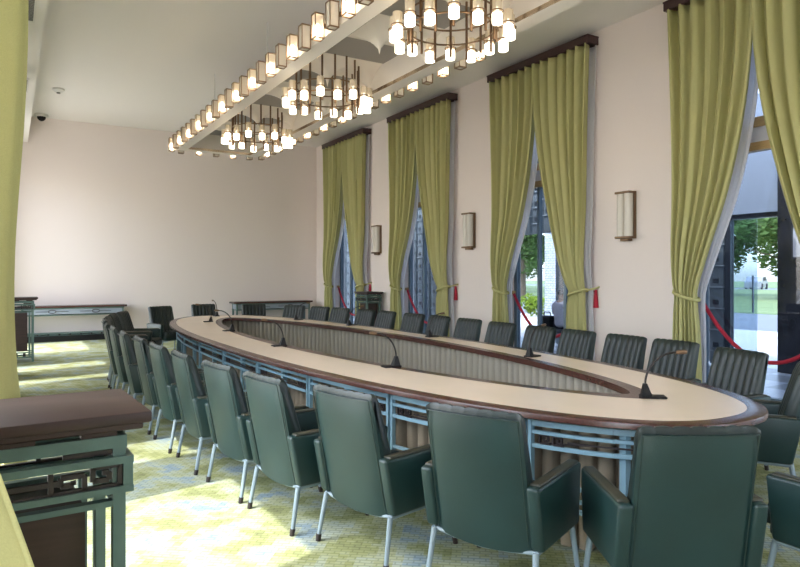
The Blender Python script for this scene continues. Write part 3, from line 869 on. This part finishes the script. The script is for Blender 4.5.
def screen(y0, y1, z0, z1, label):
    b = MB(); y = y0+.12
    k = 0
    while y < y1:
        b.rbox(GX-.06, GX+.12, y-.135, y+.135, 0 if (k == 0 or y+.36 >= y1) else z0, z1, .03, 2)
        z = z0+.2+(.17 if k % 2 else 0)
        while z < z1-.15:
            b.rbox(GX-.085, GX+.1, y-.15, y+.15, z, z+.035, .01, 1, 0)
            b.box(GX-.075, GX-.055, y-.05, y+.05, z+.09, z+.17, 1)
            z += .36
        y += .36; k += 1
    o = b.build('stone_screen', [M['concrete'], M['joint']], None, 40); tag(o, label, 'stone screen'); return o
screen(6.55, 10.2, 0, 4.4, 'bamboo-jointed stone screen outside the near window, left of the glass door')
screen(10.2, 12.2, 2.45, 4.4, 'short bamboo-jointed stone screen above the outdoor opening by the third window')
screen(12.2, 22, 0, 4.4, 'long bamboo-jointed stone screen outside the two farthest windows')
d = empty('entrance_door', (GX, 0, 0), 0, 'tall glass entrance door in a dark frame beyond the near window', 'door')
MB().box(-.05, .05, 6.42, 6.52, 0, 2.5).box(-.05, .05, 5.62, 6.52, 2.42, 2.5).build('frame', M['darkmetal'], d)
MB().box(-.012, .012, 6.0, 6.42, .02, 2.42).build('glass_leaf', M['clear'], d)
MB().box(-.06, -.03, 6.03, 6.05, .9, 1.5).build('handle', M['winmetal'], d)
struct(MB().box(GX-.08, GX+.08, 5.62, 6.55, 2.5, 4.4).build('wall_entrance', M['bluegrey']))
struct(MB().box(GX-.1, GX+.15, 1.0, 5.62, 0, 4.4).build('wall_granite', M['granite']))
n = empty('notice_frame', (GX-.1, 5.2, 2.0), 0, 'small pale framed notice hung on the dark granite wall outside', 'notice')
MB().box(-.03, 0, -.2, .2, -.25, .25).build('frame', M['darkmetal'], n)
MB().box(-.034, -.03, -.17, .17, -.22, .22).build('sheet', M['whitebar'], n)
struct(MB().box(GX+4.2, GX+4.5, 12.6, 15.25, -.05, 3.6).build('wall_brick', M['whitebrick']))

# seated person outside, seen from behind
def skin_fig(name, joints, edges, radii, m, parent=None, sub=2, loc=(0, 0, 0)):
    me = bpy.data.meshes.new(name); me.from_pydata(joints, edges, []); o = bpy.data.objects.new(name, me); C.objects.link(o)
    me.materials.append(m)
    md = o.modifiers.new('skin', 'SKIN')
    sv = me.skin_vertices[0].data
    for v, r in zip(sv, radii): v.radius = (r, r) if not isinstance(r, tuple) else r
    sv[0].use_root = True
    s2 = o.modifiers.new('sub', 'SUBSURF'); s2.levels = sub; s2.render_levels = sub
    md.use_smooth_shade = True
    if parent: o.parent = parent
    o.location = loc
    return o
PX, PY = 9.35, 9.32
bench = empty('bench', (PX, PY, 0), 0, 'low dark bench on the gallery carrying the seated person', 'bench')
MB().rbox(-.2, .2, -.75, .55, .40, .45, .01, 1).build('seat', M['darkmetal'], bench)
for sx in (-.16, .16):
    for sy in (-.65, .45): MB().box(sx-.02, sx+.02, sy-.02, sy+.02, 0, .40).build('leg', M['darkmetal'], bench)
J = [(0, 0, .53), (0, 0, .68), (.0, 0, .86), (.0, 0, .97), (.01, 0, 1.05), (.03, 0, 1.13), (.035, 0, 1.20), (.02, 0, 1.25),
     (0, .17, .95), (.08, .22, .72), (.26, .18, .60), (.33, .15, .58), (0, -.17, .95), (.08, -.22, .72), (.26, -.18, .60), (.33, -.15, .58),
     (.04, .10, .53), (.42, .12, .53), (.42, .12, .10), (.52, .13, .05), (.04, -.10, .53), (.42, -.12, .53), (.42, -.12, .10), (.52, -.13, .05)]
E = [(0, 1), (1, 2), (2, 3), (3, 4), (4, 5), (5, 6), (6, 7), (3, 8), (8, 9), (9, 10), (10, 11), (3, 12), (12, 13), (13, 14), (14, 15),
     (0, 16), (16, 17), (17, 18), (18, 19), (0, 20), (20, 21), (21, 22), (22, 23)]
RAD = [.12, (.11, .14), (.12, .15), .10, .055, .085, .095, .06, .065, .05, .04, .035, .065, .05, .04, .035, .085, .065, .045, .04, .085, .065, .045, .04]
per = skin_fig('person', J, E, RAD, M['skin'], loc=(PX-.05, PY, -.04))
tag(per, 'person in a grey shirt seated on the bench outside, seen behind the third curtain', 'person')
sh = skin_fig('shirt', [(0, 0, .50), (0, 0, .68), (0, 0, .86), (0, 0, .985), (0, .18, .95), (.07, .225, .76), (0, -.18, .95), (.07, -.225, .76)],
              [(0, 1), (1, 2), (2, 3), (3, 4), (4, 5), (3, 6), (6, 7)], [(.13, .16), (.125, .155), (.135, .165), .10, .08, .07, .08, .07], M['shirt'], per)
tr = skin_fig('trousers', [(0, 0, .53), (.06, .10, .53), (.42, .12, .53), (.42, .12, .16), (.06, -.10, .53), (.42, -.12, .53), (.42, -.12, .16)],
              [(0, 1), (1, 2), (2, 3), (0, 4), (4, 5), (5, 6)], [.13, .10, .08, .065, .10, .08, .065], M['trousers'], per)
hr = skin_fig('hair', [(.0, 0, 1.14), (.01, 0, 1.21), (.03, 0, 1.26)], [(0, 1), (1, 2)], [.085, .103, .07], M['hair'], per)
bag = empty('bag', (PX-.02, PY+.42, .45), 0, 'small black bag standing on the bench beside the seated person', 'bag')
MB().rbox(-.1, .1, -.17, .17, 0, .24, .04, 3).build('body', M['black'], bag, 50)
MB().tube([(0, -.1, .23), (0, -.08, .31), (0, .08, .31), (0, .1, .23)], .012, 8).build('handle', M['black'], bag, 50)

def make_tree(name, hgt, cr, nleaf, seed, leafm, stem=True):
    rnd = random.Random(seed); t = empty(name, (0, 0, 0), 0, 'tree', 'tree' if stem else 'shrub')
    if stem:
        b = MB(); b.tube([(0, 0, -.1), (.08, .03, hgt*.25), (-.05, .06, hgt*.5), (.05, 0, hgt*.8)], [.26, .2, .16, .05], 10)
        for k in range(7):
            a = k*2.4; z = hgt*(.35+.06*k); b.tube([(0, 0, z), (math.cos(a)*cr*.4, math.sin(a)*cr*.4, z+hgt*.1), (math.cos(a)*cr*.75, math.sin(a)*cr*.75, z+hgt*.16)], [.09, .06, .02], 6)
        b.build('trunk', M['bark'], t, 60)
    b = MB()
    blobs = [(rnd.gauss(0, cr*.45), rnd.gauss(0, cr*.45), hgt*(.58 if stem else .5)+rnd.uniform(-.22, .32)*hgt, cr*rnd.uniform(.35, .55)) for _ in range(12)]
    sz = .17 if stem else .06
    for _ in range(nleaf):
        bx, by, bz, br = rnd.choice(blobs); d = Vector((rnd.gauss(0, 1), rnd.gauss(0, 1), rnd.gauss(0, 1))).normalized()*br*rnd.uniform(.6, 1)
        c = Vector((bx, by, max(.05, bz+d.z*.8)))+Vector((d.x, d.y, 0))
        u = Vector((rnd.gauss(0, 1), rnd.gauss(0, 1), rnd.gauss(0, .6))).normalized(); w = u.cross(Vector((rnd.gauss(0, 1), rnd.gauss(0, 1), rnd.gauss(0, 1)))).normalized()
        s_ = sz*rnd.uniform(.7, 1.4)
        b.add([c-u*s_, c-w*s_*.5, c+u*s_, c+w*s_*.5], [(0, 1, 2, 3)])
    b.build('foliage', M[leafm], t)
    return t
t0 = make_tree('broadleaf_tree', 8.0, 3.4, 6000, 3, 'leaf')
spots = [(28, 31.5, 'on the lawn seen through the third window'), (29, 41, 'on the lawn left of the third window view'), (42, 22, 'across the street in the doorway view'),
         (47, 29.5, 'across the street, second in the doorway view'), (45, 37, 'across the street, third from the doorway view'), (52, 46, 'across the street, fourth from the doorway view'),
         (50, 56, 'across the street, fifth from the doorway view'), (40, 46, 'across the street behind the third window'), (56, 66, 'across the street, farthest left'), (44, 14, 'across the street, right of the doorway view')]
for i, (x, y, l) in enumerate(spots):
    lab = 'broadleaf tree '+l
    if i == 0: t0.location = (x, y, -.1); t0['label'] = lab; t0['group'] = 'trees outside'
    else:
        o = dup(t0, (x, y, -.1), i*1.3, lab, 'trees outside'); o.scale = (1+.12*(i % 3), 1+.12*(i % 3), 1.0 if i % 2 else .8)
b0 = make_tree('shrub', .9, .5, 1200, 5, 'shrub', False)
for i, (x, y, l) in enumerate([(16.5, 20.2, 'left one of two'), (17, 18.6, 'right one of two')]):
    lab = 'yellow-green shrub outside the third window, '+l
    if i == 0: b0.location = (x, y, -.1); b0['label'] = lab
    else: dup(b0, (x, y, -.1), 1, lab)
# parked car on the road
car = empty('car', (74, 43.2, -.06), R(20), 'grey car on the road, tiny in the doorway view', 'car')
b = MB(); pr = [(-2.1, .2), (-2.1, .8), (-1.3, .92), (-.75, 1.42), (.75, 1.45), (1.5, .95), (2.1, .85), (2.15, .2)]
vs = [(x, y, z) for y in (-.85, .85) for x, z in pr]; n_ = len(pr)
fs = [tuple(range(n_)), tuple(range(n_, 2*n_))]+[(i, (i+1) % n_, n_+(i+1) % n_, n_+i) for i in range(n_)]
b.add(vs, fs).build('body', M['carpaint'], car)
for sy in (-1, 1): MB().add([(x, sy*.86, z) for x, z in ((-1.15, .95), (-.7, 1.36), (.68, 1.38), (1.25, .96))], [(0, 1, 2, 3)]).build('window', M['black'], car)
for x in (-1.3, 1.35):
    for sy in (-1, 1): MB().tube([(x, sy*.72, .33), (x, sy*.9, .33)], .33, 18).build('wheel', M['black'], car, 40)

# ------------------------------------------------------------------ light
W = bpy.data.worlds.new('sky'); S.world = W; W.use_nodes = True
nt = W.node_tree; bg = nt.nodes['Background']
sky = nt.nodes.new('ShaderNodeTexSky'); sky.sky_type = 'NISHITA'; sky.sun_disc = False
sky.sun_elevation = R(58); sky.sun_rotation = R(-78); sky.air_density = 1.0; sky.dust_density = 1.5; sky.ozone_density = 1.2
hs = nt.nodes.new('ShaderNodeHueSaturation'); hs.inputs['Saturation'].default_value = .55
nt.links.new(sky.outputs[0], hs.inputs['Color']); nt.links.new(hs.outputs[0], bg.inputs[0]); bg.inputs[1].default_value = 1.1
sd = bpy.data.lights.new('sun', 'SUN'); sd.energy = 4.6; sd.angle = R(.6); sd.color = (1, .95, .86)
so = bpy.data.objects.new('sun', sd); C.objects.link(so)
dirv = Vector((1, .2, -1.95)).normalized(); so.rotation_euler = dirv.to_track_quat('-Z', 'Y').to_euler(); so.location = (-5, 5, 12)
for xa, xc in ((4.3, 6.9),):  # sampling portal for the added opening in the near wall
    l = bpy.data.lights.new('window_daylight', 'AREA'); l.shape = 'RECTANGLE'; l.size = xc-xa; l.size_y = 3.6; l.cycles.is_portal = True
    o = bpy.data.objects.new('window_daylight', l); C.objects.link(o); o.location = ((xa+xc)/2, YN-.27, 1.8); o.rotation_euler = (R(90), 0, 0)
def portal(x, y0, y1, z1, sgn):
    l = bpy.data.lights.new('window_daylight', 'AREA'); l.shape = 'RECTANGLE'; l.size = z1; l.size_y = y1-y0; l.cycles.is_portal = True
    o = bpy.data.objects.new('window_daylight', l); C.objects.link(o); o.location = (x, (y0+y1)/2, z1/2)
    o.rotation_euler = (0, R(-90)*sgn, 0)
for a, c in LW: portal(XL-.32, a, c, 3.9, 1)
for a, c in ROPEN: portal(XR+.4, a, c, 4.3, -1)

# ------------------------------------------------------------------ camera
cd = bpy.data.cameras.new('camera'); cd.sensor_width = 36; cd.lens = 36*650/800
cd.shift_y = -(283.5-275.5)/800
cam = bpy.data.objects.new('camera', cd); C.objects.link(cam); cam.location = (0, 0, 1.5); cam.rotation_euler = (R(90), 0, R(-31)); cd.clip_start = .02; cd.clip_end = 400
S.camera = cam
S.view_settings.view_transform = 'Standard'; S.view_settings.look = 'None'; S.view_settings.gamma = 1; S.view_settings.use_curve_mapping = False
S.view_settings.exposure = 0.46
S.cycles.use_denoising = True; S.cycles.max_bounces = 10; S.cycles.diffuse_bounces = 6; S.cycles.transparent_max_bounces = 12
S.cycles.caustics_reflective = False; S.cycles.sample_clamp_indirect = 8
